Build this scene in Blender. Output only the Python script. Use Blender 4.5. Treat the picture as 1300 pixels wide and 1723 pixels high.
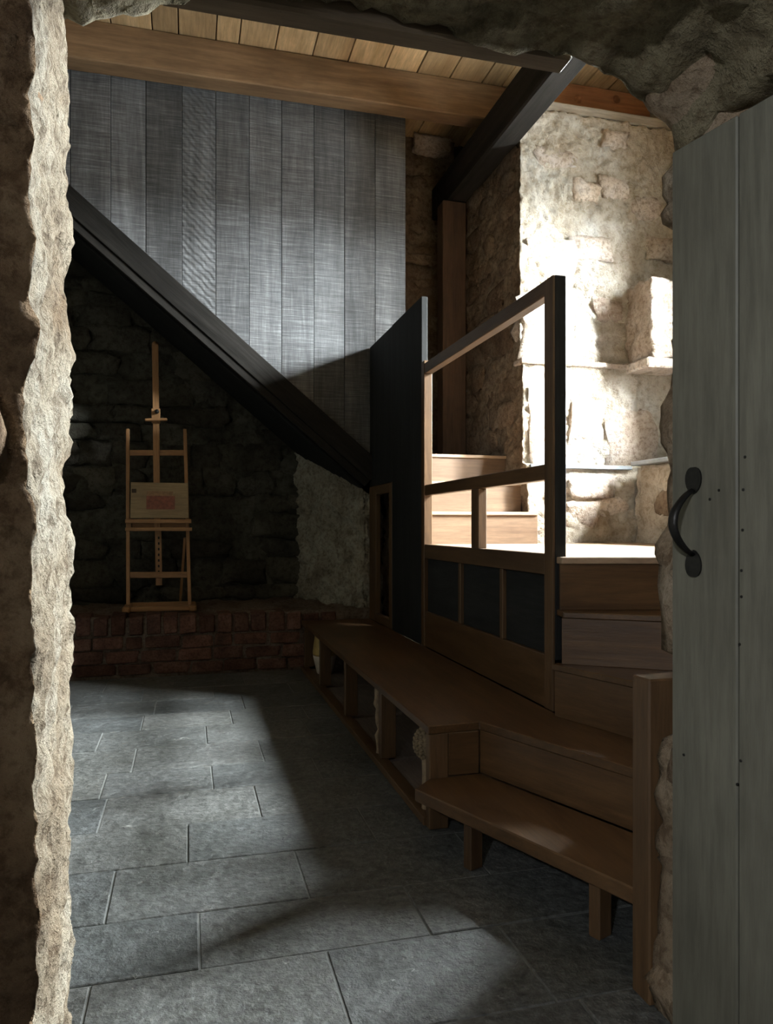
import bpy, bmesh, math, random
import numpy as np
from mathutils import Vector, Matrix

for o in list(bpy.data.objects):
    bpy.data.objects.remove(o)
SC = bpy.context.scene
COL = SC.collection
random.seed(7)

# ------------------------------------------------------------------ camera, sky, exposure
F, CX, HY, CAMH = 1260.0, 650.0, 885.0, 1.05      # focal length and horizon in pixels of the 1300x1723 frame
TH = math.radians(14.85)
cS, sN = math.cos(TH), math.sin(TH)
cam = bpy.data.cameras.new('camera')
cam.sensor_fit = 'HORIZONTAL'
cam.sensor_width = 36.0
cam.lens = 36.0 * F / 1300.0
cam.shift_y = (HY - 861.5) / 1300.0
cam.clip_start = 0.02
camo = bpy.data.objects.new('camera', cam)
COL.objects.link(camo)
camo.location = (0, 0, CAMH)
camo.rotation_euler = (math.pi / 2, 0, -TH)
SC.camera = camo

SKY = 1300.0                          # zenith brightness
W = bpy.data.worlds.new('overcast_sky')
SC.world = W
W.use_nodes = True
bg = W.node_tree.nodes['Background']
# standard overcast sky: (1 + 2 sin elevation) / 3 of the zenith, dark ground below the horizon
_nt = W.node_tree
_tc = _nt.nodes.new('ShaderNodeTexCoord')
_sx = _nt.nodes.new('ShaderNodeSeparateXYZ')
_nt.links.new(_tc.outputs['Generated'], _sx.inputs[0])
_ma = _nt.nodes.new('ShaderNodeMath')
_ma.operation = 'MULTIPLY_ADD'
_ma.inputs[1].default_value = 2 / 3
_ma.inputs[2].default_value = 1 / 3
_nt.links.new(_sx.outputs['Z'], _ma.inputs[0])
_gt = _nt.nodes.new('ShaderNodeMath')
_gt.operation = 'GREATER_THAN'
_gt.inputs[1].default_value = 0.0
_nt.links.new(_sx.outputs['Z'], _gt.inputs[0])
_mx = _nt.nodes.new('ShaderNodeMix')
_mx.data_type = 'FLOAT'
_mx.inputs[2].default_value = 0.055
_nt.links.new(_gt.outputs[0], _mx.inputs[0])
_nt.links.new(_ma.outputs[0], _mx.inputs[3])
_st = _nt.nodes.new('ShaderNodeMath')
_st.operation = 'MULTIPLY'
_st.inputs[1].default_value = SKY
_nt.links.new(_mx.outputs[0], _st.inputs[0])
_nt.links.new(_st.outputs[0], bg.inputs['Strength'])
bg.inputs['Color'].default_value = (0.93, 0.97, 1.0, 1)
SC.view_settings.view_transform = 'Standard'
SC.view_settings.look = 'None'
SC.view_settings.gamma = 1.0
SC.view_settings.use_curve_mapping = False
SC.view_settings.exposure = 0.75

WIN = dict(x=3.5, y0=2.50, y1=3.12, z0=2.86, z1=3.42)     # stair window in the right-hand outer wall
WIN2 = dict(x=3.5, y0=3.54, y1=3.90, z0=1.90, z1=3.42)    # smaller window beside it, over the pier
FILL_SLIT = dict(x=-1.2, y0=-1.48, y1=-1.08, z0=2.00, z1=2.12)   # unseen lobby slit, added to light the door and jamb front


def portal(name, loc, rot, sx, sy):
    l = bpy.data.lights.new(name, 'AREA')
    l.shape = 'RECTANGLE'
    l.size, l.size_y = sx, sy
    l.cycles.is_portal = True
    o = bpy.data.objects.new(name, l)
    COL.objects.link(o)
    o.location = loc
    o.rotation_euler = rot


portal('stair_window_portal', (WIN['x'] + 0.10, (WIN['y0'] + WIN['y1']) / 2, (WIN['z0'] + WIN['z1']) / 2),
       (0, math.pi / 2, 0), WIN['z1'] - WIN['z0'], WIN['y1'] - WIN['y0'])
portal('alcove_window_portal', (WIN2['x'] + 0.10, (WIN2['y0'] + WIN2['y1']) / 2, (WIN2['z0'] + WIN2['z1']) / 2),
       (0, math.pi / 2, 0), WIN2['z1'] - WIN2['z0'], WIN2['y1'] - WIN2['y0'])
portal('lobby_fill_portal', (FILL_SLIT['x'] - 0.045, (FILL_SLIT['y0'] + FILL_SLIT['y1']) / 2, (FILL_SLIT['z0'] + FILL_SLIT['z1']) / 2),
       (0, -math.pi / 2, 0), FILL_SLIT['z1'] - FILL_SLIT['z0'], FILL_SLIT['y1'] - FILL_SLIT['y0'])


# ------------------------------------------------------------------ pixel helpers
def ratio(px):                       # X/Y along the ray of a pixel column
    u = (px - CX) / F
    return (u * cS + sN) / (cS - u * sN)


def atY(px, py, Y):                  # point of the pixel ray on the plane Y = const
    X = ratio(px) * Y
    d = X * sN + Y * cS
    return Vector((X, Y, CAMH + (HY - py) / F * d))


def atZ(px, py, Z):                  # point of the pixel ray on the plane Z = const
    d = (CAMH - Z) * F / (py - HY)
    u = (px - CX) / F
    return Vector((d * (u * cS + sN), d * (cS - u * sN), Z))


# ------------------------------------------------------------------ numpy noise
def _hash(ix, iy, iz, s):
    h = (ix.astype(np.int64) * 374761393 + iy.astype(np.int64) * 668265263 + iz.astype(np.int64) * 2147483647 + s * 974711) & 0xFFFFFFFF
    h = ((h ^ (h >> 13)) * 1274126177) & 0xFFFFFFFF
    h = ((h ^ (h >> 16)) * 2246822519) & 0xFFFFFFFF
    return ((h ^ (h >> 15)) & 0xFFFFFF) / float(0xFFFFFF)


def vnoise(p, s=0):
    i = np.floor(p).astype(np.int64)
    f = p - i
    f = f * f * (3 - 2 * f)
    r = 0
    for dx in (0, 1):
        wx = f[:, 0] if dx else 1 - f[:, 0]
        for dy in (0, 1):
            wy = f[:, 1] if dy else 1 - f[:, 1]
            for dz in (0, 1):
                wz = f[:, 2] if dz else 1 - f[:, 2]
                r = r + wx * wy * wz * _hash(i[:, 0] + dx, i[:, 1] + dy, i[:, 2] + dz, s)
    return r * 2 - 1


def fbm(p, octv=4, s=0, gain=0.5):
    r, a, q = 0, 1.0, p.copy()
    for k in range(octv):
        r = r + a * vnoise(q, s + k * 17)
        q = q * 2.03 + 11.3
        a *= gain
    return r


def worley(p, s=0):
    i = np.floor(p).astype(np.int64)
    b1 = np.full(len(p), 9.0)
    b2 = np.full(len(p), 9.0)
    hid = np.zeros(len(p))
    for dx in (-1, 0, 1):
        for dy in (-1, 0, 1):
            for dz in (-1, 0, 1):
                c = i + np.array([dx, dy, dz])
                fx = c[:, 0] + _hash(c[:, 0], c[:, 1], c[:, 2], s)
                fy = c[:, 1] + _hash(c[:, 0], c[:, 1], c[:, 2], s + 5)
                fz = c[:, 2] + _hash(c[:, 0], c[:, 1], c[:, 2], s + 9)
                d = np.sqrt((fx - p[:, 0]) ** 2 + (fy - p[:, 1]) ** 2 + (fz - p[:, 2]) ** 2)
                m = d < b1
                b2 = np.where(m, b1, np.minimum(b2, d))
                hid = np.where(m, _hash(c[:, 0], c[:, 1], c[:, 2], s + 31), hid)
                b1 = np.where(m, d, b1)
    return b1, b2 - b1, hid


# ------------------------------------------------------------------ materials
MATS = {}


def newmat(name):
    m = bpy.data.materials.new(name)
    m.use_nodes = True
    nt = m.node_tree
    return m, nt, nt.nodes['Principled BSDF']


def N(nt, kind, **kw):
    n = nt.nodes.new(kind)
    for k, v in kw.items():
        if k in n.inputs:
            n.inputs[k].default_value = v
        else:
            setattr(n, k, v)
    return n


def ramp(nt, stops):
    n = nt.nodes.new('ShaderNodeValToRGB')
    e = n.color_ramp.elements
    while len(e) < len(stops):
        e.new(0.5)
    for x, (pos, c) in zip(e, stops):
        x.position = pos
        x.color = (*c, 1)
    return n


def mixc(nt, a, b, fac, mode='MIX'):
    n = nt.nodes.new('ShaderNodeMix')
    n.data_type = 'RGBA'
    n.blend_type = mode
    L = nt.links.new
    for sock, v in ((n.inputs[0], fac), (n.inputs[6], a), (n.inputs[7], b)):
        if hasattr(v, 'is_linked'):
            L(v, sock)
        elif isinstance(v, (int, float)):
            sock.default_value = v
        else:
            sock.default_value = (*v, 1)
    return n.outputs[2]


def objcoord(nt, scale=(1, 1, 1), rand=True, rot=(0, 0, 0)):
    L = nt.links.new
    tc = nt.nodes.new('ShaderNodeTexCoord')
    mp = nt.nodes.new('ShaderNodeMapping')
    mp.inputs['Scale'].default_value = scale
    mp.inputs['Rotation'].default_value = rot
    L(tc.outputs['Object'], mp.inputs['Vector'])
    if rand:
        oi = nt.nodes.new('ShaderNodeObjectInfo')
        mu = nt.nodes.new('ShaderNodeMath')
        mu.operation = 'MULTIPLY'
        mu.inputs[1].default_value = 37.0
        L(oi.outputs['Random'], mu.inputs[0])
        L(mu.outputs[0], mp.inputs['Location'])
    return mp.outputs[0]


def worldcoord(nt, scale=(1, 1, 1)):
    g = nt.nodes.new('ShaderNodeNewGeometry')
    mp = nt.nodes.new('ShaderNodeMapping')
    mp.inputs['Scale'].default_value = scale
    nt.links.new(g.outputs['Position'], mp.inputs['Vector'])
    return mp.outputs[0]


def wood(name, dark, light, axis='Z', rough=0.5, grain=1.0, bump=0.25, vary=0.25, sawn=0.0, spec=0.4):
    """timber with grain along a local axis; sawn adds cross-cut saw marks"""
    key = (name, axis)
    if key in MATS:
        return MATS[key]
    m, nt, b = newmat(name + '_' + axis.lower())
    L = nt.links.new
    sc = {'X': (1.2, 14, 14), 'Y': (14, 1.2, 14), 'Z': (14, 14, 1.2)}[axis]
    sc = tuple(v * grain for v in sc)
    v = objcoord(nt, sc)
    n1 = N(nt, 'ShaderNodeTexNoise', Scale=1.0, Detail=6.0, Roughness=0.65, Distortion=0.6)
    L(v, n1.inputs['Vector'])
    v2 = objcoord(nt, tuple(q * 6 for q in sc))
    n2 = N(nt, 'ShaderNodeTexNoise', Scale=1.0, Detail=4.0, Roughness=0.7)
    L(v2, n2.inputs['Vector'])
    v3 = objcoord(nt, (2.2, 2.2, 2.2))
    n3 = N(nt, 'ShaderNodeTexNoise', Scale=1.0, Detail=5.0, Roughness=0.6)
    L(v3, n3.inputs['Vector'])
    r1 = ramp(nt, [(0.3, dark), (0.72, light)])
    L(n1.outputs[0], r1.inputs[0])
    c = mixc(nt, r1.outputs[0], (0.5, 0.5, 0.5), 0.0)
    r2 = ramp(nt, [(0.35, (0.7, 0.7, 0.7)), (0.7, (1.15, 1.15, 1.15))])
    L(n2.outputs[0], r2.inputs[0])
    c = mixc(nt, c, r2.outputs[0], 0.8, 'MULTIPLY')
    r3 = ramp(nt, [(0.3, (0.72, 0.70, 0.68)), (0.7, (1.15, 1.15, 1.15))])
    L(n3.outputs[0], r3.inputs[0])
    c = mixc(nt, c, r3.outputs[0], 0.8, 'MULTIPLY')
    oi = nt.nodes.new('ShaderNodeObjectInfo')
    rv = ramp(nt, [(0.0, (1 - vary,) * 3), (1.0, (1 + vary,) * 3)])
    L(oi.outputs['Random'], rv.inputs[0])
    c = mixc(nt, c, rv.outputs[0], 1.0, 'MULTIPLY')
    hsock = n2.outputs[0]
    if sawn:
        cr = {'X': (160, 5, 5), 'Y': (5, 160, 5), 'Z': (5, 5, 160)}[axis]
        v4 = objcoord(nt, cr)
        n4 = N(nt, 'ShaderNodeTexNoise', Scale=1.0, Detail=3.0, Roughness=0.7, Distortion=0.3)
        L(v4, n4.inputs['Vector'])
        r4 = ramp(nt, [(0.36, (0.5, 0.5, 0.5)), (0.55, (1, 1, 1)), (0.72, (2.0, 2.0, 2.0))])
        L(n4.outputs[0], r4.inputs[0])
        c = mixc(nt, c, r4.outputs[0], sawn, 'MULTIPLY')
        ad = nt.nodes.new('ShaderNodeMath')
        ad.operation = 'ADD'
        L(n4.outputs[0], ad.inputs[0])
        L(n2.outputs[0], ad.inputs[1])
        hsock = ad.outputs[0]
    L(c, b.inputs['Base Color'])
    b.inputs['Roughness'].default_value = rough
    b.inputs['Specular IOR Level'].default_value = spec
    bm_ = N(nt, 'ShaderNodeBump', Strength=bump, Distance=0.004)
    L(hsock, bm_.inputs['Height'])
    L(bm_.outputs[0], b.inputs['Normal'])
    MATS[key] = m
    return m


def rubble_mat(name, c1, c2, c3, scale=3.0, bump=0.8, rough=0.9, vary=0.0, bdist=0.02, dark=(0.55, 0.5, 0.45)):
    if name in MATS:
        return MATS[name]
    m, nt, b = newmat(name)
    L = nt.links.new
    v = worldcoord(nt)
    n1 = N(nt, 'ShaderNodeTexNoise', Scale=scale, Detail=8.0, Roughness=0.62, Distortion=0.4)
    n2 = N(nt, 'ShaderNodeTexNoise', Scale=scale * 9, Detail=6.0, Roughness=0.7)
    n3 = N(nt, 'ShaderNodeTexVoronoi', Scale=scale * 2.2)
    n4 = N(nt, 'ShaderNodeTexNoise', Scale=scale * 30, Detail=4.0, Roughness=0.7)
    for n in (n1, n2, n3, n4):
        L(v, n.inputs['Vector'])
    r1 = ramp(nt, [(0.32, c1), (0.5, c2), (0.68, c3)])
    L(n1.outputs[0], r1.inputs[0])
    r2 = ramp(nt, [(0.38, dark), (0.52, (1, 1, 1)), (0.7, (1.12, 1.12, 1.12))])
    L(n2.outputs[0], r2.inputs[0])
    c = mixc(nt, r1.outputs[0], r2.outputs[0], 0.85, 'MULTIPLY')
    if vary:
        oi = nt.nodes.new('ShaderNodeObjectInfo')
        rv = ramp(nt, [(0.0, (1 - vary, 1 - vary * 1.2, 1 - vary * 1.3)), (0.5, (1.0, 1.0, 1.02)), (1.0, (1 + vary, 1 + vary * 0.8, 1 + vary * 0.6))])
        L(oi.outputs['Random'], rv.inputs[0])
        c = mixc(nt, c, rv.outputs[0], 1.0, 'MULTIPLY')
    L(c, b.inputs['Base Color'])
    b.inputs['Roughness'].default_value = rough
    b.inputs['Specular IOR Level'].default_value = 0.25
    b1 = N(nt, 'ShaderNodeBump', Strength=bump, Distance=bdist)
    L(n2.outputs[0], b1.inputs['Height'])
    b2 = N(nt, 'ShaderNodeBump', Strength=bump * 0.6, Distance=bdist * 0.35)
    L(n4.outputs[0], b2.inputs['Height'])
    L(b1.outputs[0], b2.inputs['Normal'])
    L(b2.outputs[0], b.inputs['Normal'])
    MATS[name] = m
    return m


def plain(name, col, rough=0.5, metal=0.0, nscale=20.0, var=0.25, bump=0.2):
    if name in MATS:
        return MATS[name]
    m, nt, b = newmat(name)
    L = nt.links.new
    v = objcoord(nt)
    n1 = N(nt, 'ShaderNodeTexNoise', Scale=nscale, Detail=6.0, Roughness=0.65)
    L(v, n1.inputs['Vector'])
    r = ramp(nt, [(0.3, tuple(c * (1 - var) for c in col)), (0.7, tuple(min(1, c * (1 + var)) for c in col))])
    L(n1.outputs[0], r.inputs[0])
    L(r.outputs[0], b.inputs['Base Color'])
    b.inputs['Roughness'].default_value = rough
    b.inputs['Metallic'].default_value = metal
    bp = N(nt, 'ShaderNodeBump', Strength=bump, Distance=0.003)
    L(n1.outputs[0], bp.inputs['Height'])
    L(bp.outputs[0], b.inputs['Normal'])
    MATS[name] = m
    return m


def slate_mat():
    m, nt, b = newmat('riven_slate')
    L = nt.links.new
    v = worldcoord(nt)
    n1 = N(nt, 'ShaderNodeTexNoise', Scale=2.2, Detail=8.0, Roughness=0.6, Distortion=0.5)
    n2 = N(nt, 'ShaderNodeTexNoise', Scale=38.0, Detail=6.0, Roughness=0.75)
    n5 = N(nt, 'ShaderNodeTexNoise', Scale=11.0, Detail=5.0, Roughness=0.6)
    for n in (n1, n2, n5):
        L(v, n.inputs['Vector'])
    r1 = ramp(nt, [(0.3, (0.058, 0.060, 0.056)), (0.55, (0.088, 0.091, 0.089)), (0.75, (0.130, 0.134, 0.134))])
    L(n1.outputs[0], r1.inputs[0])
    r2 = ramp(nt, [(0.36, (0.38, 0.38, 0.38)), (0.55, (1.05, 1.05, 1.05)), (0.72, (1.9, 1.9, 1.9))])
    L(n2.outputs[0], r2.inputs[0])
    c = mixc(nt, r1.outputs[0], r2.outputs[0], 0.9, 'MULTIPLY')
    # thin pale scratches
    vs = worldcoord(nt, (1.6, 4.2, 1))
    n3 = N(nt, 'ShaderNodeTexNoise', Scale=1.7, Detail=2.5, Roughness=0.55, Distortion=2.2)
    L(vs, n3.inputs['Vector'])
    r3 = ramp(nt, [(0.496, (0, 0, 0)), (0.5, (1, 1, 1)), (0.504, (0, 0, 0))])
    L(n3.outputs[0], r3.inputs[0])
    r5 = ramp(nt, [(0.55, (0, 0, 0)), (0.66, (1, 1, 1))])
    L(n5.outputs[0], r5.inputs[0])
    mk = mixc(nt, r3.outputs[0], r5.outputs[0], 1.0, 'MULTIPLY')
    c = mixc(nt, c, (0.42, 0.42, 0.40), mk)
    oi = nt.nodes.new('ShaderNodeObjectInfo')
    rv = ramp(nt, [(0.0, (0.80, 0.82, 0.84)), (0.5, (1, 1, 1)), (1.0, (1.18, 1.15, 1.12))])
    L(oi.outputs['Random'], rv.inputs[0])
    c = mixc(nt, c, rv.outputs[0], 1.0, 'MULTIPLY')
    L(c, b.inputs['Base Color'])
    rr = ramp(nt, [(0.3, (0.42,) * 3), (0.7, (0.62,) * 3)])
    L(n5.outputs[0], rr.inputs[0])
    L(rr.outputs[0], b.inputs['Roughness'])
    b.inputs['Specular IOR Level'].default_value = 0.5
    b1 = N(nt, 'ShaderNodeBump', Strength=0.8, Distance=0.02)
    L(n5.outputs[0], b1.inputs['Height'])
    b2 = N(nt, 'ShaderNodeBump', Strength=0.8, Distance=0.006)
    L(n2.outputs[0], b2.inputs['Height'])
    L(b1.outputs[0], b2.inputs['Normal'])
    L(b2.outputs[0], b.inputs['Normal'])
    return m


def sawtooth_mat(base):
    """black plank with diagonal band-saw ridges"""
    m = base.copy()
    m.name = 'black_plank_diagonal_saw_ridges'
    m.node_tree.nodes['Principled BSDF'].inputs['Roughness'].default_value = 0.6
    nt = m.node_tree
    L = nt.links.new
    b = nt.nodes['Principled BSDF']
    v = objcoord(nt, (1, 1, 1), False, (0, math.radians(-42), 0))
    w = N(nt, 'ShaderNodeTexWave', Scale=8.0, Distortion=3.0, Detail=2.0)
    w.inputs['Detail Scale'].default_value = 2.0
    w.bands_direction = 'Z'
    L(v, w.inputs['Vector'])
    bp = N(nt, 'ShaderNodeBump', Strength=0.5, Distance=0.010)
    L(w.outputs['Fac'], bp.inputs['Height'])
    L(bp.outputs[0], b.inputs['Normal'])
    return m


def M_oak(ax): return wood('brown_oak', (0.056, 0.028, 0.0115), (0.110, 0.059, 0.025), ax, 0.42, 1.0, 0.2, 0.12)
def M_oak2(ax): return wood('dark_oak_edge', (0.058, 0.031, 0.014), (0.115, 0.064, 0.029), ax, 0.5, 1.0, 0.3, 0.12)
def M_ply(ax): return wood('pale_pine_tread', (0.25, 0.165, 0.105), (0.38, 0.27, 0.18), ax, 0.5, 0.8, 0.12, 0.06)
def M_black(ax): return wood('black_stained_board', (0.010, 0.0102, 0.0102), (0.021, 0.0212, 0.021), ax, 0.8, 1.0, 0.25, 0.1, 0.0, 0.2)
def M_plank(ax): return wood('black_sawn_plank', (0.085, 0.087, 0.092), (0.185, 0.188, 0.197), ax, 0.55, 0.8, 0.5, 0.22, 0.8)
def M_ceil(ax): return wood('ceiling_pine', (0.50, 0.32, 0.155), (0.76, 0.55, 0.31), ax, 0.7, 0.7, 0.3, 0.25)
def M_beam(ax): return wood('brown_beam', (0.20, 0.115, 0.057), (0.36, 0.225, 0.12), ax, 0.75, 0.6, 0.4, 0.1)
def M_redbeam(ax): return wood('red_pine_beam', (0.36, 0.15, 0.065), (0.55, 0.26, 0.12), ax, 0.6, 0.6, 0.3, 0.05)
def M_tar(ax): return wood('tarred_beam', (0.008, 0.007, 0.006), (0.030, 0.027, 0.024), ax, 0.85, 0.6, 0.6, 0.1, 0.0, 0.15)
def M_post(ax): return wood('dark_brown_post', (0.070, 0.040, 0.024), (0.13, 0.078, 0.048), ax, 0.7, 0.6, 0.4, 0.1)
def M_lint(ax): return wood('grey_lintel', (0.10, 0.075, 0.050), (0.19, 0.145, 0.10), ax, 0.8, 0.6, 0.4, 0.1)
def M_easel(ax): return wood('easel_beech', (0.26, 0.13, 0.055), (0.40, 0.22, 0.10), ax, 0.45, 1.5, 0.15, 0.08)
def M_paint(ax): return wood('grey_green_paint', (0.098, 0.094, 0.074), (0.112, 0.107, 0.085), ax, 0.55, 0.8, 0.2, 0.04)


M_lime = rubble_mat('limewashed_rubble', (0.44, 0.36, 0.27), (0.60, 0.54, 0.45), (0.70, 0.67, 0.62), 3.0, 1.0, 0.92, 0.0, 0.035, (0.72, 0.66, 0.58))
M_stone = rubble_mat('rubble_stone', (0.42, 0.34, 0.26), (0.58, 0.50, 0.42), (0.66, 0.63, 0.60), 4.0, 0.9, 0.9, 0.22)
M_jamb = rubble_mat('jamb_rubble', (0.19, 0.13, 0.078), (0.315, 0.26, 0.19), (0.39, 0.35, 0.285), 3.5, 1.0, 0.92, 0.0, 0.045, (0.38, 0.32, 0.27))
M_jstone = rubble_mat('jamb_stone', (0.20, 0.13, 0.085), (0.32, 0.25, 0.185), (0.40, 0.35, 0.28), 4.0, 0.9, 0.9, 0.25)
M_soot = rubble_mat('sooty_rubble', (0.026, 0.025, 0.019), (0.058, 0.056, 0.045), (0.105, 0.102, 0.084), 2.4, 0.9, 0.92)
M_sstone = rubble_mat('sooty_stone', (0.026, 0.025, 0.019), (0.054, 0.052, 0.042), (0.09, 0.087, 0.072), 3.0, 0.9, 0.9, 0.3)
M_warm = rubble_mat('brown_rubble', (0.13, 0.085, 0.05), (0.21, 0.155, 0.105), (0.28, 0.23, 0.17), 3.0, 1.0, 0.92)
M_wstone = rubble_mat('brown_stone', (0.12, 0.08, 0.05), (0.19, 0.14, 0.095), (0.26, 0.215, 0.16), 3.6, 0.9, 0.9, 0.25)
M_earth = rubble_mat('brown_earth_rubble', (0.13, 0.082, 0.048), (0.28, 0.185, 0.11), (0.42, 0.31, 0.20), 4.0, 1.0, 0.95)
M_estone = rubble_mat('brown_earth_stone', (0.14, 0.09, 0.056), (0.25, 0.17, 0.105), (0.38, 0.285, 0.19), 5.0, 0.9, 0.95, 0.25)
M_olive = rubble_mat('olive_grey_rubble', (0.065, 0.055, 0.034), (0.15, 0.127, 0.08), (0.23, 0.195, 0.13), 3.0, 1.0, 0.95)
M_mortar = rubble_mat('hearth_mortar', (0.09, 0.062, 0.046), (0.14, 0.105, 0.083), (0.19, 0.155, 0.125), 5.0, 0.8, 0.95)
M_brick = rubble_mat('old_red_brick', (0.06, 0.032, 0.025), (0.11, 0.056, 0.043), (0.16, 0.095, 0.075), 7.0, 0.8, 0.92, 0.4, 0.008)
M_slate = slate_mat()
M_slsill = plain('blue_grey_slate', (0.20, 0.215, 0.23), 0.5, 0, 12, 0.25, 0.4)
M_grout = plain('dark_grout', (0.115, 0.118, 0.112), 0.9, 0, 30, 0.3)
M_iron = plain('black_iron', (0.020, 0.019, 0.018), 0.45, 0.7, 40, 0.3, 0.3)
M_plaster = rubble_mat('grey_plaster', (0.10, 0.092, 0.075), (0.165, 0.15, 0.125), (0.22, 0.20, 0.175), 2.0, 0.5, 0.95)


# ------------------------------------------------------------------ object helpers
def setp(o, label=None, cat=None, group=None, kind=None):
    if label:
        o['label'] = label
    if cat:
        o['category'] = cat
    if group:
        o['group'] = group
    if kind:
        o['kind'] = kind
    return o


def put(o, parent=None):
    COL.objects.link(o)
    if parent is not None:
        o.parent = parent
        o.matrix_parent_inverse = Matrix.Translation(parent_loc(parent)).inverted()
    return o


def parent_loc(p):
    v = Vector(p.location)
    q = p
    while q.parent is not None:      # matrix_parent_inverse keeps every location in world space
        q = q.parent
    return v


def empty(name, loc, label, cat, group=None):
    o = bpy.data.objects.new(name, None)
    o.empty_display_size = 0.1
    o.location = loc
    COL.objects.link(o)
    return setp(o, label, cat, group)


def mesh_obj(name, verts, faces, mat, parent=None, loc=(0, 0, 0), smooth=False, mtx=None):
    me = bpy.data.meshes.new(name)
    me.from_pydata([tuple(v) for v in verts], [], faces)
    me.update()
    if smooth:
        me.polygons.foreach_set('use_smooth', [True] * len(me.polygons))
    me.materials.append(mat)
    o = bpy.data.objects.new(name, me)
    if mtx is not None:
        o.matrix_basis = mtx
    else:
        o.location = loc
    return put(o, parent)


def bevel_mesh(o, w, seg=1):
    bm = bmesh.new()
    bm.from_mesh(o.data)
    bmesh.ops.recalc_face_normals(bm, faces=bm.faces)
    if w > 0:
        bmesh.ops.bevel(bm, geom=list(bm.edges), offset=w, segments=seg, affect='EDGES', profile=0.6)
    bm.to_mesh(o.data)
    bm.free()
    return o


BOXF = [(0, 1, 3, 2), (4, 6, 7, 5), (0, 4, 5, 1), (2, 3, 7, 6), (0, 2, 6, 4), (1, 5, 7, 3)]


def boxv(sx, sy, sz):
    return [(x * sx / 2, y * sy / 2, z * sz / 2) for x in (-1, 1) for y in (-1, 1) for z in (-1, 1)]


def box(name, lo, hi, mat, parent=None, bev=0.003, rotz=0.0):
    lo, hi = Vector(lo), Vector(hi)
    s = hi - lo
    mtx = Matrix.Translation((lo + hi) / 2) @ Matrix.Rotation(rotz, 4, 'Z')
    o = mesh_obj(name, boxv(*s), BOXF, mat, parent, mtx=mtx)
    return bevel_mesh(o, min(bev, min(s) * 0.3))


def bar(name, p0, p1, w, t, mat, parent=None, bev=0.003, ref=(0, 1, 0)):
    """square bar from p0 to p1; t is its size along ref, w across; local Z runs along it"""
    p0, p1 = Vector(p0), Vector(p1)
    z = (p1 - p0)
    ln = z.length
    z.normalize()
    y = Vector(ref) - z * Vector(ref).dot(z)
    y.normalize()
    x = y.cross(z)
    mtx = Matrix(((x.x, y.x, z.x, 0), (x.y, y.y, z.y, 0), (x.z, y.z, z.z, 0), (0, 0, 0, 1)))
    mtx = Matrix.Translation((p0 + p1) / 2) @ mtx
    o = mesh_obj(name, boxv(w, t, ln), BOXF, mat, parent, mtx=mtx)
    return bevel_mesh(o, min(bev, w * 0.3, t * 0.3))


def prism(name, poly, z0, z1, mat, parent=None, bev=0.003):
    c = Vector((sum(p[0] for p in poly) / len(poly), sum(p[1] for p in poly) / len(poly), (z0 + z1) / 2))
    n = len(poly)
    vs = [(p[0] - c.x, p[1] - c.y, z0 - c.z) for p in poly] + [(p[0] - c.x, p[1] - c.y, z1 - c.z) for p in poly]
    fs = [tuple(range(n))[::-1], tuple(range(n, 2 * n))] + [(i, (i + 1) % n, n + (i + 1) % n, n + i) for i in range(n)]
    o = mesh_obj(name, vs, fs, mat, parent, loc=c)
    return bevel_mesh(o, bev)


def riser(name, a, b, z0, z1, mat, parent=None, t=0.022):
    a, b = Vector((a[0], a[1])), Vector((b[0], b[1]))
    d = b - a
    ang = math.atan2(d.y, d.x)
    n = Vector((-d.y, d.x)).normalized()
    c = (a + b) / 2 + n * t / 2
    mtx = Matrix.Translation((c.x, c.y, (z0 + z1) / 2)) @ Matrix.Rotation(ang, 4, 'Z')
    o = mesh_obj(name, boxv(d.length, t, z1 - z0), BOXF, mat, parent, mtx=mtx)
    return bevel_mesh(o, 0.002)


def lathe(name, prof, mat, parent=None, loc=(0, 0, 0), seg=24, mtx=None):
    vs, fs = [], []
    for r, z in prof:
        for k in range(seg):
            a = 2 * math.pi * k / seg
            vs.append((r * math.cos(a), r * math.sin(a), z))
    for j in range(len(prof) - 1):
        for k in range(seg):
            k2 = (k + 1) % seg
            fs.append((j * seg + k, j * seg + k2, (j + 1) * seg + k2, (j + 1) * seg + k))
    fs.append(tuple(range(seg))[::-1])
    fs.append(tuple(range((len(prof) - 1) * seg, len(prof) * seg)))
    return mesh_obj(name, vs, fs, mat, parent, loc=loc, smooth=True, mtx=mtx)


def sweep(name, pts, radii, mat, parent=None, seg=10, flat=1.0, flatdir=None):
    """tube along points with a radius at each point; flat squeezes it across flatdir"""
    pts = [Vector(p) for p in pts]
    vs, fs = [], []
    for i, p in enumerate(pts):
        t = (pts[min(i + 1, len(pts) - 1)] - pts[max(i - 1, 0)]).normalized()
        a = Vector(flatdir) if flatdir else Vector((0.31, 0.83, 0.46))
        x = (a - t * a.dot(t)).normalized()
        y = t.cross(x)
        for k in range(seg):
            an = 2 * math.pi * k / seg
            vs.append(p + x * math.cos(an) * radii[i] + y * math.sin(an) * radii[i] * flat)
    for j in range(len(pts) - 1):
        for k in range(seg):
            k2 = (k + 1) % seg
            fs.append((j * seg + k, j * seg + k2, (j + 1) * seg + k2, (j + 1) * seg + k))
    fs.append(tuple(range(seg))[::-1])
    fs.append(tuple(range((len(pts) - 1) * seg, len(pts) * seg)))
    return mesh_obj(name, vs, fs, mat, parent, smooth=True)


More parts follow.
